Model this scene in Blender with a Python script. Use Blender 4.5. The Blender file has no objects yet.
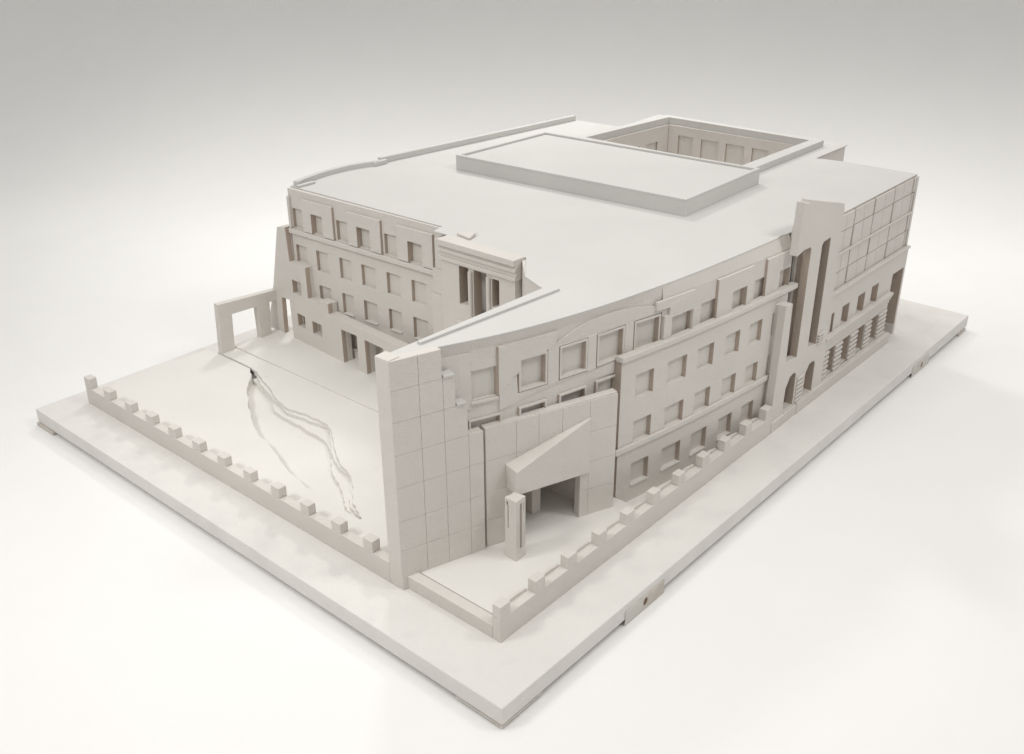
import bpy, bmesh, math, random
from mathutils import Vector, Matrix, Quaternion
from mathutils.geometry import tessellate_polygon
random.seed(7)
S = bpy.context.scene
COL = S.collection

# ------------------------------------------------------------------ camera
cam_d = bpy.data.cameras.new("camera")
cam = bpy.data.objects.new("camera", cam_d); COL.objects.link(cam)
cam_d.sensor_width = 36.0
cam_d.lens = 1008.37 * 36.0 / 1024.0
cam_d.clip_start = 0.05; cam_d.clip_end = 200
Rm = Matrix(((0.65636, 0.33700, -0.67500), (-0.75443, 0.28790, -0.59000), (-0.00450, 0.89640, 0.44300)))
q = Rm.to_quaternion().normalized()
cam.matrix_world = Matrix.Translation((-3.438, -3.100, 4.554)) @ q.to_matrix().to_4x4()
S.camera = cam

# ------------------------------------------------------------------ light
w = bpy.data.worlds.new("World"); S.world = w; w.use_nodes = True
bg = w.node_tree.nodes["Background"]
bg.inputs[1].default_value = 0.93
_n = w.node_tree.nodes; _l = w.node_tree.links            # gradient shaped to dim upright faces and backdrop, bright overhead
_tc = _n.new("ShaderNodeTexCoord"); _sx = _n.new("ShaderNodeSeparateXYZ"); _r = _n.new("ShaderNodeValToRGB")
_l.new(_tc.outputs["Generated"], _sx.inputs[0]); _l.new(_sx.outputs["Z"], _r.inputs["Fac"]); _l.new(_r.outputs["Color"], bg.inputs[0])
_r.color_ramp.elements[0].position = 0.0; _r.color_ramp.elements[0].color = (.04, .038, .036, 1)
_r.color_ramp.elements[1].position = .9; _r.color_ramp.elements[1].color = (1.0, .985, .96, 1)

def area(name, loc, target, sx, sy, power, col=(1, .98, .95), spread=180, rz=None):
    d = bpy.data.lights.new(name, 'AREA'); d.shape = 'RECTANGLE'; d.size = sx; d.size_y = sy
    d.energy = power; d.color = col; d.spread = math.radians(spread)
    o = bpy.data.objects.new(name, d); COL.objects.link(o)
    o.location = loc
    o.rotation_euler = (Vector(target) - Vector(loc)).to_track_quat('-Z', 'Y').to_euler()
    if rz is not None: o.rotation_euler = (0, 0, rz)
    return o
area("ceiling_and_fill_lamp", (-1.5, -1.5, 9.5), (-1.5, -1.5, 0), 4, 4, 70, spread=110)
area("ceiling_and_fill_lamp", (8.5, 9.0, 10), (3.5, 2.5, 0), 1.5, 1.5, 72, spread=80)
area("ceiling_and_fill_lamp", (-6, 4, 9), (1.5, 3, 0), 2, 2, 74, spread=80)  # added fill, no real fixture: brightens the courtyard-side faces
area("ceiling_and_fill_lamp", (4.5, -5.5, 10), (4, 2, 0), 2, 2, 62, spread=85)  # added fill, no real fixture: lifts the curved facade side
area("ceiling_and_fill_lamp", (8.3, 5.2, 6), (8.3, 5.2, 0), 18, 4, 150, spread=95, rz=math.radians(122.2))  # added strip light: brightens the paper behind the model, spares the backdrop

S.view_settings.view_transform = 'Standard'; S.view_settings.look = 'None'
S.view_settings.exposure = 0.0; S.view_settings.gamma = 1.0
S.render.engine = 'CYCLES'
S.cycles.max_bounces = 12; S.cycles.diffuse_bounces = 8

# ------------------------------------------------------------------ materials
def paint(name, col, mottled=0.03, grain=0.0015, stain=None, rough=.75, scale=1.0, spots=0.0):
    m = bpy.data.materials.new(name); m.use_nodes = True
    nt = m.node_tree; N = nt.nodes; L = nt.links
    b = N["Principled BSDF"]; b.inputs["Roughness"].default_value = rough
    b.inputs["Specular IOR Level"].default_value = 0.25
    tc = N.new("ShaderNodeTexCoord")
    n1 = N.new("ShaderNodeTexNoise"); n1.inputs["Scale"].default_value = 1.7 * scale; n1.inputs["Detail"].default_value = 6
    L.new(tc.outputs["Object"], n1.inputs["Vector"])
    r = N.new("ShaderNodeValToRGB")
    r.color_ramp.elements[0].position = .3; r.color_ramp.elements[1].position = .7
    c0 = [c * (1 - mottled) for c in col]; c1 = [min(1, c * (1 + mottled)) for c in col]
    r.color_ramp.elements[0].color = (*c0, 1); r.color_ramp.elements[1].color = (*c1, 1)
    L.new(n1.outputs["Fac"], r.inputs["Fac"])
    out = r.outputs["Color"]
    if stain:
        n2 = N.new("ShaderNodeTexNoise"); n2.inputs["Scale"].default_value = 3.1; n2.inputs["Detail"].default_value = 8
        L.new(tc.outputs["Object"], n2.inputs["Vector"])
        r2 = N.new("ShaderNodeValToRGB"); r2.color_ramp.elements[0].position = .52; r2.color_ramp.elements[1].position = .72
        L.new(n2.outputs["Fac"], r2.inputs["Fac"])
        mx = N.new("ShaderNodeMixRGB"); mx.inputs["Color2"].default_value = (*stain, 1)
        L.new(r2.outputs["Color"], mx.inputs["Fac"]); L.new(out, mx.inputs["Color1"]); out = mx.outputs["Color"]
    if spots:
        n4 = N.new("ShaderNodeTexNoise"); n4.inputs["Scale"].default_value = 14; n4.inputs["Detail"].default_value = 2
        L.new(tc.outputs["Object"], n4.inputs["Vector"])
        r4 = N.new("ShaderNodeValToRGB"); r4.color_ramp.elements[0].position = .74; r4.color_ramp.elements[1].position = .80
        r4.color_ramp.elements[1].color = (spots, spots, spots, 1)
        L.new(n4.outputs["Fac"], r4.inputs["Fac"])
        mx = N.new("ShaderNodeMixRGB"); mx.inputs["Color2"].default_value = (.30, .26, .21, 1)
        L.new(r4.outputs["Color"], mx.inputs["Fac"]); L.new(out, mx.inputs["Color1"]); out = mx.outputs["Color"]
    L.new(out, b.inputs["Base Color"])
    n3 = N.new("ShaderNodeTexNoise"); n3.inputs["Scale"].default_value = 95; n3.inputs["Detail"].default_value = 4
    L.new(tc.outputs["Object"], n3.inputs["Vector"])
    n5 = N.new("ShaderNodeTexNoise"); n5.inputs["Scale"].default_value = 9; n5.inputs["Detail"].default_value = 3
    L.new(tc.outputs["Object"], n5.inputs["Vector"])
    ad = N.new("ShaderNodeMath"); ad.operation = 'MULTIPLY_ADD'; ad.inputs[1].default_value = 1.6
    L.new(n5.outputs["Fac"], ad.inputs[0]); L.new(n3.outputs["Fac"], ad.inputs[2])
    bp = N.new("ShaderNodeBump"); bp.inputs["Strength"].default_value = 0.6; bp.inputs["Distance"].default_value = grain * 3
    L.new(ad.outputs[0], bp.inputs["Height"]); L.new(bp.outputs["Normal"], b.inputs["Normal"])
    return m
WALL = paint("painted_wood", (.675, .645, .607), .025, .0026)
ROOF = paint("painted_card", (.625, .615, .596), .02, .0010)
BOARD = paint("painted_board", (.73, .715, .685), .03, .0016, stain=(.68, .665, .64), spots=.35)
EDGE = paint("worn_board_edge", (.62, .595, .555), .06, .003, stain=(.54, .485, .43), scale=3)
TERR = paint("painted_terrain", (.74, .725, .69), .02, .0012, spots=.15)
PANE = paint("painted_recess", (.655, .630, .590), .02, .0015)
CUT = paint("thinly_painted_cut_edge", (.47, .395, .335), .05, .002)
WOOD = paint("bare_wood", (.20, .13, .085), .2, .003, scale=6)
PAPER = paint("white_paper", (.845, .840, .828), .008, .0004, rough=.9)

# ------------------------------------------------------------------ helpers
def obj(name, bm, mat, parent=None, bevel=0.0, label=None):
    me = bpy.data.meshes.new(name); 
    bmesh.ops.recalc_face_normals(bm, faces=bm.faces)
    bm.to_mesh(me); bm.free()
    me.materials.append(mat)
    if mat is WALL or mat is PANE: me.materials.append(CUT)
    o = bpy.data.objects.new(name, me); COL.objects.link(o)
    if parent: o.parent = parent
    if bevel:
        b = o.modifiers.new("bevel", 'BEVEL'); b.width = bevel; b.segments = 2; b.limit_method = 'ANGLE'; b.angle_limit = math.radians(35)
    if label: o["label"] = label
    return o

def box(bm, x0, x1, y0, y1, z0, z1):
    v = [bm.verts.new(p) for p in ((x0,y0,z0),(x1,y0,z0),(x1,y1,z0),(x0,y1,z0),(x0,y0,z1),(x1,y0,z1),(x1,y1,z1),(x0,y1,z1))]
    for f in ((0,3,2,1),(4,5,6,7),(0,1,5,4),(1,2,6,5),(2,3,7,6),(3,0,4,7)): bm.faces.new([v[i] for i in f])

def hexa(bm, pts):      # 8 points: bottom ring 0-3, top ring 4-7
    v = [bm.verts.new(p) for p in pts]
    for f in ((0,3,2,1),(4,5,6,7),(0,1,5,4),(1,2,6,5),(2,3,7,6),(3,0,4,7)): bm.faces.new([v[i] for i in f])

def prism(bm, loops, m, t0, t1, cut=0):
    """loops of 2-D points (outer first, then holes); m(a, b, t) -> 3-D point; solid between t0 and t1"""
    tris = tessellate_polygon([[Vector((a, b, 0)) for a, b in l] for l in loops])
    flat = [p for l in loops for p in l]
    A = [bm.verts.new(m(a, b, t0)) for a, b in flat]; B = [bm.verts.new(m(a, b, t1)) for a, b in flat]
    for t in tris:
        for V in (A, B):
            try: bm.faces.new([V[i] for i in t])
            except ValueError: pass
    k = 0
    for l in loops:
        n = len(l)
        for i in range(n):
            j = (i + 1) % n
            f = bm.faces.new((A[k+i], A[k+j], B[k+j], B[k+i]))
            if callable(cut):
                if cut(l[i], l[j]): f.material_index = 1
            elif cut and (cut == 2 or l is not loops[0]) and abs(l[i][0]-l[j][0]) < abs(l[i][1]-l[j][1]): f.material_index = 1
        k += n
    bmesh.ops.dissolve_limit(bm, angle_limit=0.002, verts=bm.verts, edges=bm.edges, delimit={"MATERIAL"})

def sheet(bm, m, s0, s1, z0, z1, holes, t0, t1, ds=None, cut=1):
    """wall sheet with rectangular holes; follows a curved map m(s, z, t); t0 front, t1 back"""
    ss = {round(s0,4), round(s1,4)}; zs = {round(z0,4), round(z1,4)}
    for a, b, c, d in holes:
        for v in (a, b):
            if s0 < v < s1: ss.add(round(v,4))
        for v in (c, d):
            if z0 < v < z1: zs.add(round(v,4))
    if ds:
        n = int((s1 - s0) / ds)
        for i in range(1, n): 
            v = s0 + (s1 - s0) * i / n
            if min(abs(v - u) for u in ss) > ds * .3: ss.add(round(v,4))
    ss = sorted(ss); zs = sorted(zs)
    def solid(i, j):
        if i < 0 or j < 0 or i >= len(ss)-1 or j >= len(zs)-1: return False
        a = (ss[i]+ss[i+1])/2; b = (zs[j]+zs[j+1])/2
        return not any(h[0] < a < h[1] and h[2] < b < h[3] for h in holes)
    cache = {}
    def V(i, j, k):
        if (i,j,k) not in cache: cache[(i,j,k)] = bm.verts.new(m(ss[i], zs[j], (t0, t1)[k]))
        return cache[(i,j,k)]
    for i in range(len(ss)-1):
        for j in range(len(zs)-1):
            if not solid(i,j): continue
            bm.faces.new((V(i,j,0),V(i+1,j,0),V(i+1,j+1,0),V(i,j+1,0)))
            bm.faces.new((V(i,j,1),V(i,j+1,1),V(i+1,j+1,1),V(i+1,j,1)))
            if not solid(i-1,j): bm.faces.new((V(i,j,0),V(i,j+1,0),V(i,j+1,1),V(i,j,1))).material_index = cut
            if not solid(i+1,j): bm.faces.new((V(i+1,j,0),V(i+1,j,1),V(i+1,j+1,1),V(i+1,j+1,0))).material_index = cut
            if not solid(i,j-1): bm.faces.new((V(i,j,0),V(i,j,1),V(i+1,j,1),V(i+1,j,0)))
            if not solid(i,j+1): bm.faces.new((V(i,j+1,0),V(i+1,j+1,0),V(i+1,j+1,1),V(i,j+1,1)))

def bar(bm, m, s0, s1, z0, z1, t0, t1, ds=None, cut=0): sheet(bm, m, s0, s1, z0, z1, [], t0, t1, ds, cut)

def plane_map(a, b):
    """vertical plane through a -> b seen from its right-hand (outer) side; t>0 goes inward"""
    a = Vector((a[0], a[1])); b = Vector((b[0], b[1])); d = (b - a).normalized(); n = Vector((-d.y, d.x))
    def m(s, z, t):
        p = a + d * s + n * t
        return (p.x, p.y, z)
    return m
def jit(v, e=.004): return v + random.uniform(-e, e)

# ------------------------------------------------------------------ setting: paper sweep
TZ = -.185
nx, ny = .846, .533
def sweep_pt(d, u, z): return (nx*d - ny*u, ny*d + nx*u, z)
bm = bmesh.new()
prof = [(-14, TZ), (-4, TZ), (4, TZ), (9.9, TZ)]
RR = 6.0
for k in range(1, 25):
    a = math.radians(84) * k / 24
    prof.append((9.9 + RR*math.sin(a), TZ + RR*(1-math.cos(a))))
dl, zl = prof[-1]; prof.append((dl + .6, zl + 6))
rows = [[bm.verts.new(sweep_pt(d, u, z)) for u in (-26, 0, 26)] for d, z in prof]
for r0, r1 in zip(rows, rows[1:]):
    for k in range(2): bm.faces.new((r0[k], r0[k+1], r1[k+1], r1[k]))
sw = obj("table", bm, PAPER)
for p in sw.data.polygons: p.use_smooth = True
sw["kind"] = "structure"; sw["label"] = "seamless white paper table top rising into a grey backdrop"

# ------------------------------------------------------------------ the model
T = bpy.data.objects.new("architectural_model", None); COL.objects.link(T)
T.location = (0, 0, TZ)
T["label"] = "white painted architectural model of a courtyard building with crenellated walls on a rectangular board"
T["category"] = "scale model"
ROOT = bpy.data.objects.new("tmp", None)
_objs = []
def part(name, bm, mat, parent=None, bevel=.004, label=None):
    p = parent or T
    o = obj(name, bm, mat, None, bevel, label)
    o.parent = p
    if p is T: o.location = (0, 0, -TZ)      # meshes are written in board-top coordinates
    return o

W, Hh = 8.15, 6.0
H = 1.79
# ---- base board
bm = bmesh.new(); box(bm, 0, W, 0, Hh, -.138, 0)
board = part("base_board", bm, BOARD, bevel=.008)
bm = bmesh.new(); box(bm, .012, W-.012, .012, Hh-.012, -.150, -.138)
part("under_layer", bm, EDGE, board, .003)
def foot(x0, x1, y0, y1, z0, z1, label=None):
    bm = bmesh.new(); box(bm, x0, x1, y0, y1, z0, z1)
    return part("foot_block", bm, EDGE, board, .004, label)
foot(.004, .40, .004, .40, -.168, -.1502)
foot(-.012, .18, 5.70, 6.02, -.183, -.1502)
foot(7.90, 8.12, -.006, .22, -.183, -.1502)
def bolt_block(x0, x1, hx, hz, lab):
    bm = bmesh.new()
    r = .034
    circ = [(hx + r*.8*math.cos(a), hz + r*math.sin(a)) for a in [2*math.pi*k/16 for k in range(16)]]
    prism(bm, [[(x0, -.184), (x1, -.184), (x1, -.062), (x0, -.062)], circ], lambda a, b, t: (a, t, b), -.009, -.0005)
    part("bolt_block", bm, EDGE, board, .003, lab)
    bm = bmesh.new(); box(bm, hx-.045, hx+.045, -.0035, -.0008, hz-.042, hz+.042)
    part("bolt_hole", bm, WOOD, board, 0)
bolt_block(1.30, 1.79, 1.55, -.115, "bare edge block with a bolt hole, nearer the front corner")
bolt_block(6.50, 6.95, 6.76, -.125, "bare edge block with a bolt hole, nearer the far corner")

# ---- terrain
def loop(bm, pts, z0, z1, holes=()): prism(bm, [pts] + list(holes), lambda a, b, t: (a, b, t), z0, z1)
def smooth(pts, n=4):
    out = []
    for i in range(len(pts)-1):
        p0 = pts[max(i-1,0)]; p1 = pts[i]; p2 = pts[i+1]; p3 = pts[min(i+2, len(pts)-1)]
        for k in range(n):
            t = k/n
            out.append(tuple(.5*((2*p1[c]) + (-p0[c]+p2[c])*t + (2*p0[c]-5*p1[c]+4*p2[c]-p3[c])*t*t + (-p0[c]+3*p1[c]-3*p2[c]+p3[c])*t**3) for c in (0,1)))
    out.append(pts[-1]); return out
def ragged(P, e=.008): return [P[0]] + [(x+random.uniform(-e,e), y+random.uniform(-e,e)) for x, y in P[1:-1]] + [P[-1]]
LB = ragged(smooth([(1.70,4.87),(1.58,4.74),(1.45,4.60),(1.33,4.42),(1.22,4.24),(1.07,3.97),(.98,3.74),(.95,3.56),(.84,3.28),(.78,3.06),(.73,2.78),(.72,2.60),(.70,2.36)]))
RA = ragged(smooth([(1.77,4.97),(1.73,4.80),(1.66,4.60),(1.60,4.43),(1.52,4.22),(1.47,3.98),(1.50,3.80),(1.51,3.62),(1.50,3.45),(1.40,3.25),(1.26,3.06),(1.14,2.84),(1.05,2.61),(.95,2.46),(.84,2.34),(.76,2.20),(.70,2.07)]))
RC = ragged(smooth([(1.69,4.84),(1.62,4.60),(1.54,4.34),(1.43,4.14),(1.40,3.95),(1.40,3.75),(1.385,3.61),(1.36,3.33),(1.26,3.12),(1.13,2.96),(1.02,2.78),(.95,2.62),(.86,2.48),(.80,2.39),(.74,2.24),(.71,2.12)]))
bm = bmesh.new(); loop(bm, [(.538,.475),(2.2,.475),(2.2,1.36),(2.6,1.5),(2.6,5.72),(.475,5.72),(.475,1.43),(.538,1.43)], .001, .014)
terrain = part("courtyard_ground", bm, TERR, bevel=0)
bm = bmesh.new()
loop(bm, [(.475,1.60),(2.6,1.60),(2.6,1.9),(.70,2.07)] + LB[::-1] + [(1.705,4.90),(1.762,4.98),(1.762,5.72),(.475,5.72)], .0143, .100)
part("ground_layer", bm, TERR, terrain, .002)
bm = bmesh.new(); loop(bm, [(.538,.475),(2.24,.475),(2.235,.99),(2.0,1.36),(.538,1.45)], .0143, .101)
part("ground_layer", bm, TERR, terrain, .002)
bm = bmesh.new(); loop(bm, RC + [(2.5,2.12),(2.5,4.84)], .0143, .052)
part("ground_layer", bm, TERR, terrain, .003)
bm = bmesh.new()
loop(bm, [(x-.035*abs(math.sin(i*.21)), y) for i, (x, y) in enumerate(RA[2:-2])] + [(2.55,2.2),(2.55,4.8)], .0523, .086)
part("ground_layer", bm, TERR, terrain, .003)
bm = bmesh.new(); loop(bm, [(1.775,5.56)] + RA + [(.478,2.26),(.478,1.50),(2.66,1.50),(2.66,5.56)], .0863, .114)
part("terrace", bm, TERR, terrain, .003)
bm = bmesh.new(); loop(bm, [(1.955,5.55),(1.955,1.5),(2.66,1.5),(2.66,5.55)], .1144, .128)
part("paved_step", bm, TERR, terrain, .003)
bm = bmesh.new(); box(bm, .440, .525, .474, 1.285, .0005, .108)
part("kerb_beam", bm, WALL, bevel=.004)

# ---- crenellated boundary walls
def merlon(parent, x0, x1, y0, y1, z0, z1):
    bm = bmesh.new(); box(bm, x0, x1, y0, y1, z0, z1); part("merlon", bm, WALL, parent, .004)
bm = bmesh.new(); box(bm, .400, .475, 1.431, 5.725, .0005, .178)
wl = part("boundary_wall", bm, WALL, bevel=.004, label="crenellated wall along the courtyard side of the board, twelve small blocks on top")
for i in range(12):
    y1 = 5.725 - i*.3655 + (random.uniform(-.008,.008) if i else 0)
    merlon(wl, .4005, jit(.474), y1 - jit(.105,.005), y1, .1783, .268 + random.uniform(-.006,.006) + (.018 if i == 0 else 0))
bm = bmesh.new(); box(bm, .440, 4.14, .400, .472, .0005, .190)
wr = part("boundary_wall", bm, WALL, bevel=.004, label="crenellated wall along the long side of the board in front of the curved facade")
mx0 = []
for i in range(11):
    x0 = .440 + i*.3575 + (random.uniform(-.006,.006) if i else 0)
    mx0.append(x0)
    merlon(wr, x0, x0 + jit(.102,.004), .4005, .4715, .1903, .290 + random.uniform(-.005,.005))
for i in range(10):
    a = mx0[i] + .105; b = mx0[i+1] - .004
    bm = bmesh.new()
    pts = [(a, .1903)] + [(a + (b-a)*k/10, .1905 + .028*math.sin(math.pi*(.12+.80*k/10))) for k in range(11)] + [(b, .1903)]
    prism(bm, [pts], lambda u, v, t: (u, t, v), .4722, .492)
    part("arched_lip", bm, WALL, wr, .002)
    
# ---- main block
def g(x): return -.015*x**3 + .175*x*x - .731*x + 1.739
def G(x): 
    # wall line of the curved facade (exact polynomial through the roof edge)
    xs = [.75,.82,1.08,1.36,1.68,2.06,2.45,2.9,3.41,3.99,4.47,5.2]
    ys = [1.262,1.235,1.125,1.025,.935,.850,.785,.722,.672,.630,.600,.560]
    if x <= xs[0]: return ys[0] + (xs[0]-x)*.4
    for i in range(len(xs)-1):
        if x <= xs[i+1]:
            x0,x1,y0,y1 = xs[i],xs[i+1],ys[i],ys[i+1]
            m0 = (ys[i+1]-ys[max(i-1,0)])/(xs[i+1]-xs[max(i-1,0)]); m1 = (ys[min(i+2,len(ys)-1)]-ys[i])/(xs[min(i+2,len(xs)-1)]-xs[i])
            t = (x-x0)/(x1-x0); h = x1-x0
            return (2*t**3-3*t*t+1)*y0 + (t**3-2*t*t+t)*h*m0 + (-2*t**3+3*t*t)*y1 + (t**3-t*t)*h*m1
    return ys[-1]
def cm(s, z, t): return (s, G(s) + t, z)          # curved map, t<0 stands proud
front = [(x/100, G(x/100)+.078) for x in range(80, 436, 12)]
court = [(2.68,5.09),(2.70,2.80),(2.62,1.93),(2.45,1.93),(2.17,1.66),(2.07,1.40),(.50,1.425)]
north = [(6.86,4.84),(3.80,5.08),(3.62,5.12),(3.2,5.20),(2.9,5.16)]
core_hi = [(.50,1.36)] + front + [(4.50,.95),(5.17,.95),(5.2,.60),(7.05,.60),(7.05,1.50),(7.02,1.62),(7.82,1.62),(7.82,4.2),(6.9,4.15)] + north + court
core_lo = [(.50,1.36)] + front + [(4.50,.95),(5.17,.95),(5.2,.60),(6.72,.60),(6.72,.90),(7.05,.90),(7.05,1.62),(7.82,1.62),(7.82,4.2),(6.9,4.15)] + north + court
atr = [(5.95,1.93),(7.48,1.91),(7.50,3.82),(5.95,3.95)]
def notch(P): return [p for p in P if not (1.36 <= p[0] <= 1.98 and p[1] < 1.3)]
_i = [k for k, p in enumerate(core_lo) if p[0] < 1.36 and p[1] < 1.38][-1]
_rest = [p for p in core_lo if p[0] > 1.98 or p[1] > 1.38]
ground = core_lo[:_i+1] + [(1.36,1.10),(1.36,1.37),(1.98,1.37),(1.98,.98)] + core_lo[[k for k, p in enumerate(core_lo) if p[0] > 1.98][0]:]
bm = bmesh.new(); loop(bm, ground, .0008, .60); loop(bm, core_lo, .6002, .86)
core = part("main_block", bm, WALL, bevel=0)
bm = bmesh.new(); loop(bm, core_hi, .8602, H-.012, [atr])
part("upper_storeys", bm, WALL, core, 0)
roof_outline = [(.50,1.30),(.745,1.272),(.76,1.259)] + [(x/100, G(x/100)) for x in range(78, 436, 10)] + [(4.35,.62),(4.42,.606),(5.12,.56),(5.15,.50),(7.09,.50),(7.09,1.28),(7.05,1.50),(7.02,1.60),(7.84,1.60),(7.84,4.2),(6.93,4.15),(6.88,4.87),(3.80,5.10),(3.62,5.14),(3.2,5.22),(2.9,5.19),(2.62,5.14),(2.60,5.13),(2.65,3.03),(2.51,3.00),(2.51,2.60),(2.50,1.93),(2.17,1.66),(2.06,1.40),(.50,1.425)]
bm = bmesh.new(); loop(bm, roof_outline, H-.0118, H, [atr])
roof = part("roof", bm, ROOF, bevel=.003)
# raised strips on the roof edge over the narrow wing
bm = bmesh.new()
hexa(bm, [(.74,1.352,H+.0002),(2.10,1.262,H+.0002),(2.10,1.300,H+.0002),(.74,1.387,H+.0002),(.74,1.352,H+.02),(2.10,1.262,H+.02),(2.10,1.300,H+.02),(.74,1.387,H+.02)])
part("roof_edge_strip", bm, ROOF, roof, .002)
# parapets on the far side
def strip(path, w_, z0, z1, name="parapet"):
    bm = bmesh.new(); L_ = []
    for i, (x, y) in enumerate(path):
        a = path[max(i-1,0)]; b = path[min(i+1,len(path)-1)]
        dx, dy = b[0]-a[0], b[1]-a[1]; l = math.hypot(dx, dy); L_.append((x - dy/l*w_, y + dx/l*w_))
    loop(bm, path + L_[::-1], z0, z1)
    return part(name, bm, ROOF, roof, .004)
strip([(3.79,5.09),(6.86,4.80)], .055, H+.0003, H+.062)
arc_path = smooth([(2.64,5.045),(2.80,5.09),(3.10,5.14),(3.40,5.135),(3.60,5.085),(3.74,5.03)])
strip(arc_path, .06, H+.0003, H+.05)
bm = bmesh.new(); box(bm, 3.66, 3.84, 5.035, 5.085, H+.0003, H+.045); part("parapet", bm, ROOF, roof, .004)
bm = bmesh.new(); box(bm, 2.61, 2.82, 5.00, 5.05, H+.0003, H+.022); part("parapet", bm, ROOF, roof, .004)
# roof house (low raised platform with rim)
pent = [(4.13,4.285),(4.275,1.54),(5.69,1.57),(5.57,4.25)]
pc = (4.92, 2.91)
def shrink(P, f0, f1): return [(pc[0] + (x-pc[0])*f0, pc[1] + (y-pc[1])*f1) for x, y in P]
bm = bmesh.new(); loop(bm, pent, H+.0003, H+.138); pb = part("roof_house", bm, ROOF, roof, .003, "low flat-topped box standing on the roof")
bm = bmesh.new(); loop(bm, pent, H+.1382, H+.160, [shrink(pent, .945, .972)]); part("rim", bm, ROOF, pb, .003)
# atrium rim, windows inside
bm = bmesh.new(); loop(bm, [(5.80,1.78),(7.58,1.78),(7.60,3.92),(5.80,4.06)], H+.0003, H+.072, [atr]); part("atrium_rim", bm, ROOF, roof, .003)
am = lambda q, z, t: (7.462 + t, q, z)
aw = [(3.43,3.64),(3.065,3.31),(2.71,2.965),(2.40,2.61),(2.06,2.27)]
bm = bmesh.new(); sheet(bm, am, 1.925, 3.81, .86, H-.0125, [(a, b, 1.05, 1.665) for a, b in aw], 0, .030)
aw1 = part("atrium_wall", bm, WALL, core, 0)
for a, b in aw:
    bm = bmesh.new(); bar(bm, am, a+.001, b-.001, 1.051, 1.664, .0225, .0295); part("atrium_window", bm, PANE, aw1, 0)
an = lambda q, z, t: (q, 3.95 - .084*(q-5.95) - .035 + t, z)
aw = [(7.03,7.25),(6.66,6.90),(6.27,6.52)]
bm = bmesh.new(); sheet(bm, an, 5.955, 7.455, .86, H-.0125, [(a, b, 1.05, 1.60) for a, b in aw], 0, .030)
aw2 = part("atrium_wall", bm, WALL, core, 0)
for a, b in aw:
    bm = bmesh.new(); bar(bm, an, a+.001, b-.001, 1.051, 1.599, .0225, .0295); part("atrium_window", bm, PANE, aw2, 0)

# ---- windows: a recessed pane with a thin sill
def window(parent, m, s0, s1, z0, z1, back, frame=None, sill=False, name="window"):
    bm = bmesh.new(); bar(bm, m, s0-.004, s1+.004, z0-.004, z1+.004, back, back+.012)
    wd = part(name, bm, PANE, parent, 0)
    if frame is not None:
        f, pr = frame
        bm = bmesh.new(); sheet(bm, m, s0-f, s1+f, z0-f, z1+f, [(s0, s1, z0, z1)], pr, -.0003, .08)
        part("window_frame", bm, WALL, wd, .003)
    if sill:
        bm = bmesh.new(); bar(bm, m, s0+.002, s1-.002, z0, z0+.007, -.014, back-.001)
        part("sill", bm, WALL, wd, .001)
    return wd

# ---- courtyard facade (left wing)
lf = plane_map((2.56,5.13), (2.64,2.75))
cols = [(.045,.195),(.355,.52),(.70,.855),(1.015,1.195),(1.365,1.53),(1.695,1.875)]
holes = []
for i, (a, b) in enumerate(cols):
    holes.append((a, b, 1.375, 1.58)); holes.append((a+.0, b+.01, .975, 1.195)); holes.append((a, b+.01, .595, .82))
    holes.append((a, b+.01, .215, .42))
DEP = .062
bm = bmesh.new(); sheet(bm, lf, 0, 2.12, .10, H-.0122, holes, 0, DEP)
fac = part("courtyard_facade", bm, WALL, bevel=.003)
for i, h in enumerate(holes):
    window(fac, lf, h[0]+.005, h[1]-.005, h[2]+.005, h[3]-.005, DEP-.026, sill=(h[2] < .7 and i > 3))
for (a, b), c in zip([(.225,.675),(.885,1.34),(1.555,2.01)], (1, 3, 5)):
    bm = bmesh.new(); sheet(bm, lf, a, b, 1.375, 1.705, [(cols[c][0], cols[c][1], 1.30, 1.58)], -.028, -.0005)
    part("raised_panel", bm, WALL, fac, .003)
bm = bmesh.new(); bar(bm, lf, .001, .036, 1.375, 1.70, -.026, -.0005); part("raised_panel", bm, WALL, fac, .003)
bm = bmesh.new(); bar(bm, lf, -.005, 2.02, 1.318, 1.366, -.036, -.0006); part("string_course", bm, WALL, fac, .006)

# ---- entrance screen with stepped tower
ts = plane_map((2.535,5.66), (2.415,3.96))
oc = [(-.05,.112),(.27,.112),(.29,.55),(.44,.56),(.445,.112),(1.35,.112),(1.345,.495),(1.605,.505),(1.60,.112),(1.735,.112),(1.73,.50),(2.02,.50),(2.02,.112),(2.6,.112),(2.6,.605),(1.15,.605),(1.15,.715),(1.0,.715),(1.0,.675),(.80,.675),(.80,1.01),(.52,1.01),(.50,1.375),(.35,1.345),(.15,.65)]
wh = [[(.53,.665),(.68,.665),(.68,.815),(.53,.815)],[(.565,.30),(.70,.30),(.70,.445),(.565,.445)],[(.835,.295),(1.0,.295),(1.0,.435),(.835,.435)]]
bm = bmesh.new(); prism(bm, [oc] + wh, ts, 0, .055, 2)
scr = part("entrance_screen", bm, WALL, bevel=.004)
bm = bmesh.new(); prism(bm, [[(.445,.112),(.80,.112),(.80,1.01),(.52,1.01),(.50,1.375),(.35,1.345),(.30,.95),(.31,.57),(.445,.57)], wh[0], wh[1]], ts, .0553, .125)
part("tower", bm, WALL, scr, .004)
bm = bmesh.new(); prism(bm, [[(.8005,.112),(1.35,.112),(1.35,.604),(1.15,.604),(1.15,.714),(1.0,.714),(1.0,.674),(.8005,.674)], wh[2]], ts, .0553, .115)
part("porch_wall", bm, WALL, scr, .004)
for h in wh:
    bm = bmesh.new(); bar(bm, ts, h[0][0]-.02, h[1][0]+.02, h[0][1]-.02, h[2][1]+.02, .1255, .135); part("window", bm, PANE, scr, 0)
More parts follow.
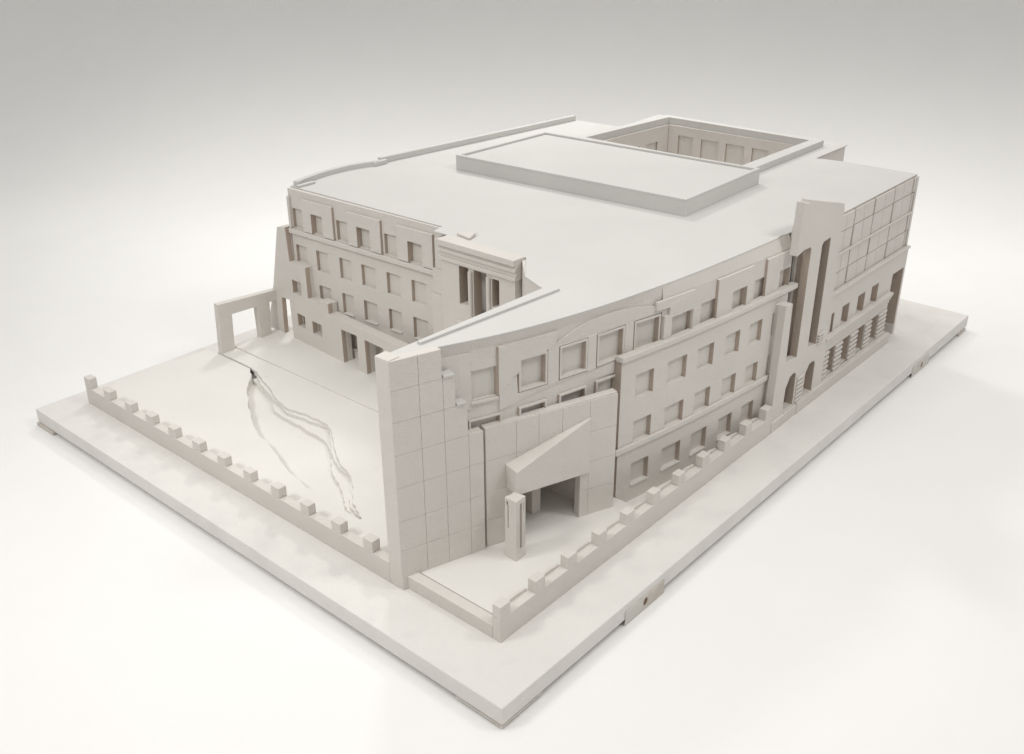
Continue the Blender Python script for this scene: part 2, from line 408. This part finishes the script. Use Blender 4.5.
bm = bmesh.new(); bar(bm, ts, 1.605, 1.73, .112, .5097, .0553, .13); part("door_pillar", bm, WALL, scr, .003)
bm = bmesh.new(); bar(bm, ts, 1.3503, 2.6, .51, .604, .0553, .105); part("parapet", bm, WALL, scr, .003)

# ---- gate frame
bm = bmesh.new()
go = [(1.775,.113),(1.93,.113),(1.95,.505),(2.265,.495),(2.27,.113),(2.405,.113),(2.425,.495),(2.555,.49),(2.56,.125),(2.615,.125),(2.625,.60),(1.80,.655)]
prism(bm, [go], lambda a, b, t: (a, t, b), 5.47, 5.545)
part("gate_frame", bm, WALL, bevel=.004, label="open gateway frame with three posts beside the stepped tower")

# ---- portico
pm = plane_map((2.385,2.80), (2.385,1.93))
bm = bmesh.new()
def yz(l): return [(2.80-y, z) for y, z in l]
O1 = yz([(2.585,1.25),(2.475,1.26),(2.475,1.59),(2.483,1.60),(2.577,1.60),(2.585,1.59)])
O2 = yz([(2.415,1.15),(2.265,1.15),(2.265,1.59),(2.273,1.60),(2.407,1.60),(2.415,1.59)])
O3 = yz([(2.205,1.32),(2.125,1.33),(2.125,1.565),(2.133,1.575),(2.197,1.575),(2.205,1.565)])
O4 = yz([(2.72,.60),(2.62,.60),(2.62,.98),(2.72,.98)])
prism(bm, [[(0,.124),(.85,.124),(.85,1.615),(0,1.615)], O1, O2, O3, O4], pm, 0, .10, 1)
port = part("portico", bm, WALL, bevel=.003)
for z0, z1, t in ((1.6153,1.648,-.022),(1.6483,1.69,-.008),(1.6903,1.722,-.024),(1.7223,1.748,-.014),(1.7483,1.800,-.036)):
    bm = bmesh.new(); bar(bm, pm, -.01, .865, z0, z1, t, .105); part("cornice_band", bm, WALL, port, .003)
for y in (2.445, 2.236):
    bm = bmesh.new()
    for k in range(12):
        a0 = 2*math.pi*k/12; a1 = 2*math.pi*(k+1)/12; r = .020
        v = [bm.verts.new((2.372+r*math.cos(a), y+r*math.sin(a), z)) for a, z in ((a0,1.12),(a1,1.12),(a1,1.58),(a0,1.58))]; bm.faces.new(v)
    bmesh.ops.remove_doubles(bm, verts=bm.verts, dist=1e-5)
    bmesh.ops.holes_fill(bm, edges=bm.edges)
    part("column", bm, WALL, port, 0)
bm = bmesh.new(); bar(bm, pm, .2, .75, 1.07, 1.10, -.03, .2); part("ledge", bm, WALL, port, .003)
bm = bmesh.new(); bar(bm, pm, .0, .85, .124, 1.7, .235, .245); part("back_wall", bm, WALL, port, 0)
bm = bmesh.new(); box(bm, 2.4905, 2.72, 1.937, 1.965, .124, H-.0125); part("cheek_wall", bm, WALL, port, .002)
bm = bmesh.new(); bar(bm, pm, .44, .47, 1.1, 1.6, .1003, .235); part("partition", bm, WALL, port, 0)
bm = bmesh.new(); hexa(bm, [(2.52,2.58,H+.0004),(2.64,2.62,H+.0004),(2.67,2.66,H+.0004),(2.55,2.76,H+.0004),(2.52,2.58,H+.02),(2.64,2.62,H+.032),(2.67,2.66,H+.032),(2.55,2.76,H+.02)])
part("roof_stub", bm, WALL, port, .004)
for z0, z1, x, y1 in ((.124,1.215,2.47,3.02),(1.2153,1.45,2.485,3.01),(1.4503,1.725,2.50,2.99)):
    bm = bmesh.new(); box(bm, x, 2.68, 2.802, y1, z0, z1); part("stepped_pier", bm, WALL, port, .004)

# ---- end slab and tiled facade of the narrow wing
bm = bmesh.new(); box(bm, .400, .500, 1.300, 1.430, .0006, H+.02)
part("end_slab", bm, WALL, bevel=.004, label="tall slab at the sharp front end of the narrow wing")
tp = plane_map((.400,1.296), (1.05,1.088))
steps = [(1.59,1.805,.375),(1.355,1.59,.47),(1.105,1.355,.56),(.0,1.105,.68)]
bm = bmesh.new(); 
prism(bm, [[(0,.0007),(.68,.102),(.68,1.105),(.56,1.105),(.56,1.355),(.47,1.355),(.47,1.59),(.375,1.59),(.375,1.803),(0,1.803)]], tp, .012, .075)
tile = part("tiled_facade", bm, WALL, bevel=.003)
bm = bmesh.new()
xs = [0,.205,.380,.565,.68]; zs = [.0,.335,.58,.85,1.105,1.355,1.59,1.803]
def lim(z): return .68 if z < 1.1 else .56 if z < 1.35 else .47 if z < 1.58 else .375
G_ = .0010
for j in range(7):
    for i in range(4):
        a = xs[i]; b = min(xs[i+1], lim(zs[j]))
        if b - a < .02: continue
        a2 = a + (G_ if i else -.0); b2 = b - (G_ if b == xs[i+1] and i < 3 else 0)
        z0 = zs[j] + (G_ if j else .0007); z1 = zs[j+1] - G_
        if j == 6: z1 = 1.803
        bar(bm, tp, a2, b2, z0, z1, 0, .0118)
part("facing_tiles", bm, WALL, tile, .0015)
for a, b, z in ((.385,.462,1.59),(.478,.55,1.355)):
    bm = bmesh.new(); bar(bm, tp, a, b, z+.0003, z+.02, -.012, .07); part("ledge", bm, ROOF, tile, .004)

# ---- rear layer of the curved facade
def ramp(s): return max(0.0, min(1.0, (s - 2.2) / 2.2))
def rear(s, z, t): return (s, G(s) + t + .028 * max(0, min(1, (2.72 - s) / .45)) * max(0, min(1, (1.775 - z) / .06)), z)
def upper(s, z, t): return (s, G(s) + t - (.045*ramp(s) + .006*max(0, min(1, (s - 2.70) / .1))) * max(0, min(1, (1.779 - z) / .10)), z)
def slab(s, z, t): return (s, G(s) + t - .045 - .045*ramp(s), z)
Fw = [(1.38,1.585),(1.72,1.945),(2.065,2.31),(2.435,2.675)]
hol = [(a, b, 1.315, 1.548) for a, b in Fw] + [(1.02,1.21,1.32,1.545)]
hol += [(1.005,1.225,.955,1.165)] + [(a, b, .955, 1.165) for a, b in Fw[:3]]
door = (1.36, 1.98, .0, .60)
bm = bmesh.new(); sheet(bm, rear, .765, 2.7045, .102, H-.0122, hol + [door, (0,.1,1.70,1.776)], 0, .045, .09)
cf = part("curved_facade", bm, WALL, bevel=0)
for a, b, c, d in hol:
    fr = (.018, -.020) if not (a == 1.02 or a == 1.005) else ((.014, -.016) if a == 1.005 else None)
    window(cf, rear, a+.004, b-.004, c+.004, d-.004, .026, frame=fr)
# inside of the entrance
bm = bmesh.new()
hexa(bm, [(1.62,1.12,.102),(1.70,1.10,.102),(1.74,1.30,.102),(1.64,1.32,.102),(1.62,1.12,.60),(1.70,1.10,.60),(1.74,1.30,.60),(1.64,1.32,.60)])
part("entrance_pier", bm, WALL, cf, .003)
arc = smooth([(1.205,1.385),(1.32,1.43),(1.42,1.485),(1.59,1.570),(1.71,1.612),(1.91,1.680),(2.14,1.700),(2.38,1.685),(2.62,1.64),(2.72,1.60)], 3)
upto = [p for p in arc if 1.59 < p[0] < 1.69]
bm = bmesh.new()
prism(bm, [[(1.21,1.32),(1.21,1.69),(1.69,1.69)] + upto[::-1] + [(1.59,1.57),(1.588,1.548),(1.38,1.548),(1.38,1.464),(1.32,1.43)]], rear, -.022, -.0004, 2)
part("raised_panel", bm, WALL, cf, .002)
fh = [[(a-.02,1.294),(b+.02,1.294),(b+.02,1.569),(a-.02,1.569)] for a, b in Fw[1:3]]
bm = bmesh.new()
prism(bm, [[(1.22,1.20),(1.22,1.380)] + [(x, z-.008) for x, z in arc if 1.23 < x < 1.36] + [(1.36,1.294),(1.606,1.294),(1.606,1.575)] + [p for p in arc if p[0] > 1.615] + [(2.72,1.571),(2.415,1.571),(2.415,1.29),(2.235,1.29),(2.235,1.20)]] + fh, rear, -.016, -.0004)
part("arched_layer", bm, WALL, cf, .0015)
bm = bmesh.new(); bar(bm, rear, .80, 1.02, 1.26, 1.69, -.014, -.0004, .09); part("raised_panel", bm, WALL, cf, .002)
bm = bmesh.new(); bar(bm, rear, 1.01, 1.21, 1.295, 1.313, -.024, -.0004, .09); part("sill", bm, WALL, cf, .002)
# upper storey over the slab
Tw = [(2.795,3.04),(3.17,3.372),(3.56,3.757),(3.91,4.077),(4.25,4.41)]
bm = bmesh.new(); sheet(bm, upper, 2.705, 4.46, 1.20, H-.0122, [(a, b, 1.292, 1.51) for a, b in Tw] + [(0,.1,1.68,1.778)], 0, .075, .09)
up = part("upper_storey", bm, WALL, bevel=0)
for i, (a, b) in enumerate(Tw): window(up, upper, a+.004, b-.004, 1.296, 1.506, .034)
bm = bmesh.new()
prism(bm, [[(2.62,1.605),(2.62,1.672),(3.055,1.672),(3.055,1.285),(3.042,1.285),(3.042,1.512),(2.793,1.512),(2.793,1.285),(2.71,1.285),(2.71,1.535),(2.765,1.54),(2.765,1.60)]], upper, -.024, -.0004)
part("raised_panel", bm, WALL, up, .002)
for (a, b), (h0, h1) in (((3.35,3.84),Tw[2]), ((4.04,4.42),Tw[4])):
    bm = bmesh.new(); sheet(bm, upper, a, b, 1.285, 1.670, [(h0-.002, h1+.002, 1.2, 1.512)], -.024, -.0004, .09)
    part("raised_panel", bm, WALL, up, .002)

# ---- lower storeys with three rows of windows and two string courses
sc = [(2.405,2.60),(2.757,2.985),(3.125,3.333),(3.50,3.695),(3.842,4.025),(4.182,4.295)]
hs = []
for a, b in sc:
    hs += [(a, b, .935, 1.14), (a, b, .54, .735)]
    if a < 4.1: hs.append((a, b, .15, .352))
bm = bmesh.new(); sheet(bm, slab, 2.245, 4.40, .001, 1.292, hs, 0, .085, .09)
th = part("storey_slab", bm, WALL, bevel=0)
for i, h in enumerate(hs): window(th, slab, h[0]+.003, h[1]-.003, h[2]+.003, h[3]-.003, .038, sill=False)
for a, b in sc[:5]:
    bm = bmesh.new(); bar(bm, slab, a-.004, b+.004, .138, .148, -.010, -.0005, .09); part("sill", bm, WALL, th, .0015)
bm = bmesh.new(); bar(bm, slab, 2.235, 4.52, 1.2925, 1.338, -.022, .05, .09); part("string_course", bm, WALL, th, .006)
bm = bmesh.new(); bar(bm, slab, 2.20, 4.25, .498, .548, -.026, -.0005, .09); part("string_course", bm, WALL, th, .006)

# ---- portal slab, canopy, column
pt = plane_map((1.075,1.095), (2.11,.710))
bm = bmesh.new(); prism(bm, [[(.0,.102),(.30,.102),(.30,.49),(.80,.49),(.80,.102),(1.11,.102),(1.115,1.12),(.0,1.105)]], pt, .010, .075)
ps = part("portal_slab", bm, WALL, bevel=.004)
bm = bmesh.new()
px = [0,.25,.435,.635,.875,1.115]; pz = [.102,.335,.58,.84,1.105]
for j in range(4):
    for i in range(5):
        a, b = px[i] + (G_ if i else 0), px[i+1] - (G_ if i < 4 else 0)
        z0, z1 = pz[j] + (G_ if j else 0), pz[j+1] - (G_ if j < 3 else -.0)
        if j < 2:
            if i in (1, 2, 3):
                if i == 1: b = min(b, .30)
                elif i == 3: a = .80
                else: continue
                if j == 1: pass
        bar(bm, pt, a, b, z0, z1, 0, .0098)
bar(bm, pt, .30, .80, .495, .5765, 0, .0098)
part("facing_tiles", bm, WALL, ps, .0015)
def P3(s, z, t=0): return pt(s, z, t)
Q1t, Q1b = P3(.155,.775,-.0006), P3(.165,.57,-.0006)
Q3t, Q3b = P3(.872,.975,-.0006), P3(.872,.497,-.0006)
Q2t, Q2b = (1.185,.900,.772), (1.175,.892,.590)
Qe_t, Qe_b = P3(.874,.965,-.012), P3(.874,.492,-.012)
bm = bmesh.new()
v = {k: bm.verts.new(p) for k, p in dict(a=Q1t,b=Q1b,c=Q2t,d=Q2b,e=Qe_t,f=Qe_b,g=Q3t,h=Q3b).items()}
for f in ('acdb','cefd','eghf','aegc','bdfh','gabh'):
    pass
for f in ('acdb','cefd','eghf','abhg'): bm.faces.new([v[k] for k in f])
for f in ('ace','aeg','bdf','bfh'): bm.faces.new([v[k] for k in f])
part("canopy", bm, WALL, ps, .005)
# carved column under the canopy corner
bm = bmesh.new()
ax, ay = 1.08, .815
cA = plane_map((ax,ay+.108), (ax,ay)); cB = plane_map((ax,ay), (ax+.108,ay+.004))
box(bm, ax+.0345, ax+.106, ay+.0345, ay+.106, .102, .609)
column = part("canopy_column", bm, WALL, ps, .003)
bm = bmesh.new()
sheet(bm, cA, 0, .1075, .102, .612, [(.026,.034,.36,.56),(.014,.030,.55,.585)], 0, .0335, cut=0); part("fluted_face", bm, WALL, column, .002)
bm = bmesh.new()
sheet(bm, cB, .0342, .1075, .102, .612, [(.044,.068,.185,.575),(.084,.090,.50,.57)], .0003, .0338, cut=0); part("fluted_face", bm, WALL, column, .002)

# ---- pylon with tall slots and arched doors
def arch(x0, x1, z0, zs_, z1, n=8):
    pts = [(x0,z0),(x1,z0),(x1,zs_)]
    for k in range(1, n): 
        a = math.pi*k/n
        pts.append(((x0+x1)/2 + (x1-x0)/2*math.cos(a), zs_ + (z1-zs_)*math.sin(a)))
    pts.append((x0,zs_)); return pts
ym = lambda a, b, t: (a, t, b)
bm = bmesh.new()
outp = [(4.155,.104),(4.195,1.235),(4.315,1.225),(4.325,.68),(4.345,.65),(4.54,.625),(4.545,1.655),(4.535,1.68),(4.40,1.685),(4.285,1.66),(4.300,2.13),(4.385,2.105),(4.39,2.135),(5.12,1.94),(5.14,1.885),(5.18,.104)]
holes_ = [[(4.755,.655),(4.925,.625),(4.93,1.645),(4.92,1.672),(4.79,1.662),(4.765,1.635)],
          [(4.385,.13),(4.575,.125),(4.575,.44),(4.54,.475),(4.45,.455),(4.39,.36)],
          [(4.765,.125),(4.965,.12),(4.965,.42),(4.93,.455),(4.84,.445),(4.78,.37)]]
prism(bm, [outp] + holes_, ym, .42, .495, lambda a, b: abs(a[0]-b[0]) < abs(a[1]-b[1]) and min(a[0], b[0]) > 4.37 and max(a[0], b[0]) < 5.0 and max(a[1], b[1]) < 1.7)
py = part("pylon", bm, WALL, bevel=.004, label="pylon with two tall slots and two arched doors, rising above the roof")
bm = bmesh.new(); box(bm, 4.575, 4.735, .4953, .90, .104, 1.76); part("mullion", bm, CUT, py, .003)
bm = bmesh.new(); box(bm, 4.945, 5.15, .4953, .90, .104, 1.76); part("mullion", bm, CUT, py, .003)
bm = bmesh.new(); box(bm, 4.21, 4.30, .4953, .60, .104, 1.22); part("mullion", bm, WALL, py, .003)
bm = bmesh.new(); hexa(bm, [(4.47,.4953,1.70),(5.13,.4953,1.70),(5.13,.60,1.70),(4.47,.60,1.70),(4.47,.4953,2.04),(5.10,.4953,1.86),(5.10,.60,1.83),(4.47,.56,2.0)])
part("buttress", bm, WALL, py, .003)
for x0, x1 in ((4.545,4.575),(4.93,4.948)):
    bm = bmesh.new(); box(bm, x0-.010, x1-.001, .545, .575, .5, 1.66); part("slot_rail", bm, WALL, py, .001)
for k in range(6):
    z = .14 + k*.045
    bm = bmesh.new(); box(bm, 4.60, 4.74, .404, .4195, z, z+.024); part("rusticated_band", bm, WALL, py, .003)
for k in range(4):
    z = .62 + k*.028
    bm = bmesh.new(); box(bm, 4.935, 5.05, .40, .4195, z, z+.014); part("rusticated_band", bm, WALL, py, .002)

# ---- right wing
bm = bmesh.new()
wins = [(5.30,5.36),(5.54,5.70),(5.90,6.07),(6.23,6.40)]
sheet(bm, ym, 5.185, 7.10, .12, 1.0, [(a, b, .585, .80) for a, b in wins] + [(6.76,7.055,.0,.785)] + [(a, b, .13, .405) for a, b in ((5.325,5.48),(5.63,5.82),(5.99,6.18),(6.33,6.52))], .46, .56)
rw = part("wing_facade", bm, WALL, bevel=.003, label="facade at the far end with a window grid above a rusticated ground floor")
for a, b in wins: window(rw, ym, a+.003, b-.003, .588, .797, .535)
for a, b in ((5.325,5.48),(5.63,5.82),(5.99,6.18),(6.33,6.52)): window(rw, ym, a+.003, b-.003, .133, .402, .590, name="ground_window")
bm = bmesh.new(); box(bm, 7.052, 7.10, .4605, .56, .0008, .1197); part("porch_leg", bm, WALL, rw, .003)
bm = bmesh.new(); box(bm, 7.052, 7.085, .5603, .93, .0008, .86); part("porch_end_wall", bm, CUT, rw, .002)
bm = bmesh.new(); bar(bm, ym, 5.16, 7.09, 1.0003, 1.025, .435, .56); part("string_course", bm, WALL, rw, .004)
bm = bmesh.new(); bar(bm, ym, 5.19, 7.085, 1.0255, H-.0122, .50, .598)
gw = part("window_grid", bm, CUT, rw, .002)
vx = [5.20,5.56,6.01,6.495,6.975,7.08]; hz = [1.03,1.205,1.40,1.615,1.776]
bm = bmesh.new()
for j in range(4):
    for i in range(5):
        a, b = vx[i], vx[i+1]
        if i < 4:
            mid_ = (a+b)/2 if i else a + .5*(b-a)
            spans = [(a+.016, mid_-.003), (mid_+.003, b-.016)]
        else: spans = [(a+.014, b)]
        for s0, s1 in spans:
            bar(bm, ym, s0, s1, hz[j]+.004, hz[j+1]-.005, .480 if (i+j) % 2 else .484, .4997)
part("grid_panes", bm, WALL, gw, .002)
bm = bmesh.new(); bar(bm, ym, 5.20, 7.02, 1.392, 1.412, .462, .4795); part("rail", bm, WALL, gw, .002)
bm = bmesh.new(); bar(bm, ym, 7.03, 7.08, 1.03, 1.776, .474, .4795); part("corner_strip", bm, WALL, gw, .002)
for z0, z1, y in ((.575,.605,.408),(.548,.5747,.420),(.520,.5477,.430),(.480,.5197,.442)):
    bm = bmesh.new(); bar(bm, ym, 5.15, 6.735, z0, z1, y, .4597); part("cornice", bm, WALL, rw, .004)
gaps = [(5.19,5.33),(5.475,5.635),(5.815,5.995),(6.175,6.335),(6.515,6.72)]
for a, b in gaps:
    bm = bmesh.new()
    for k in range(6):
        z = .135 + k*.049
        bar(bm, ym, a, b, z, z+.028, .438, .4597)
    part("rusticated_pier", bm, WALL, rw, .004)
bm = bmesh.new()
for a, b, y in ((4.15,4.40,.400),(4.403,4.64,.404),(4.643,6.80,.400)):
    bar(bm, ym, a, b, .0008, .104 if b < 6 else .1195, y, .4595 if b > 5 else .47)
part("plinth", bm, WALL, rw, .005)
bm = bmesh.new(); bar(bm, ym, 4.15, 5.18, .0008, .1035, .4705, .60); part("plinth_core", bm, WALL, rw, 0)
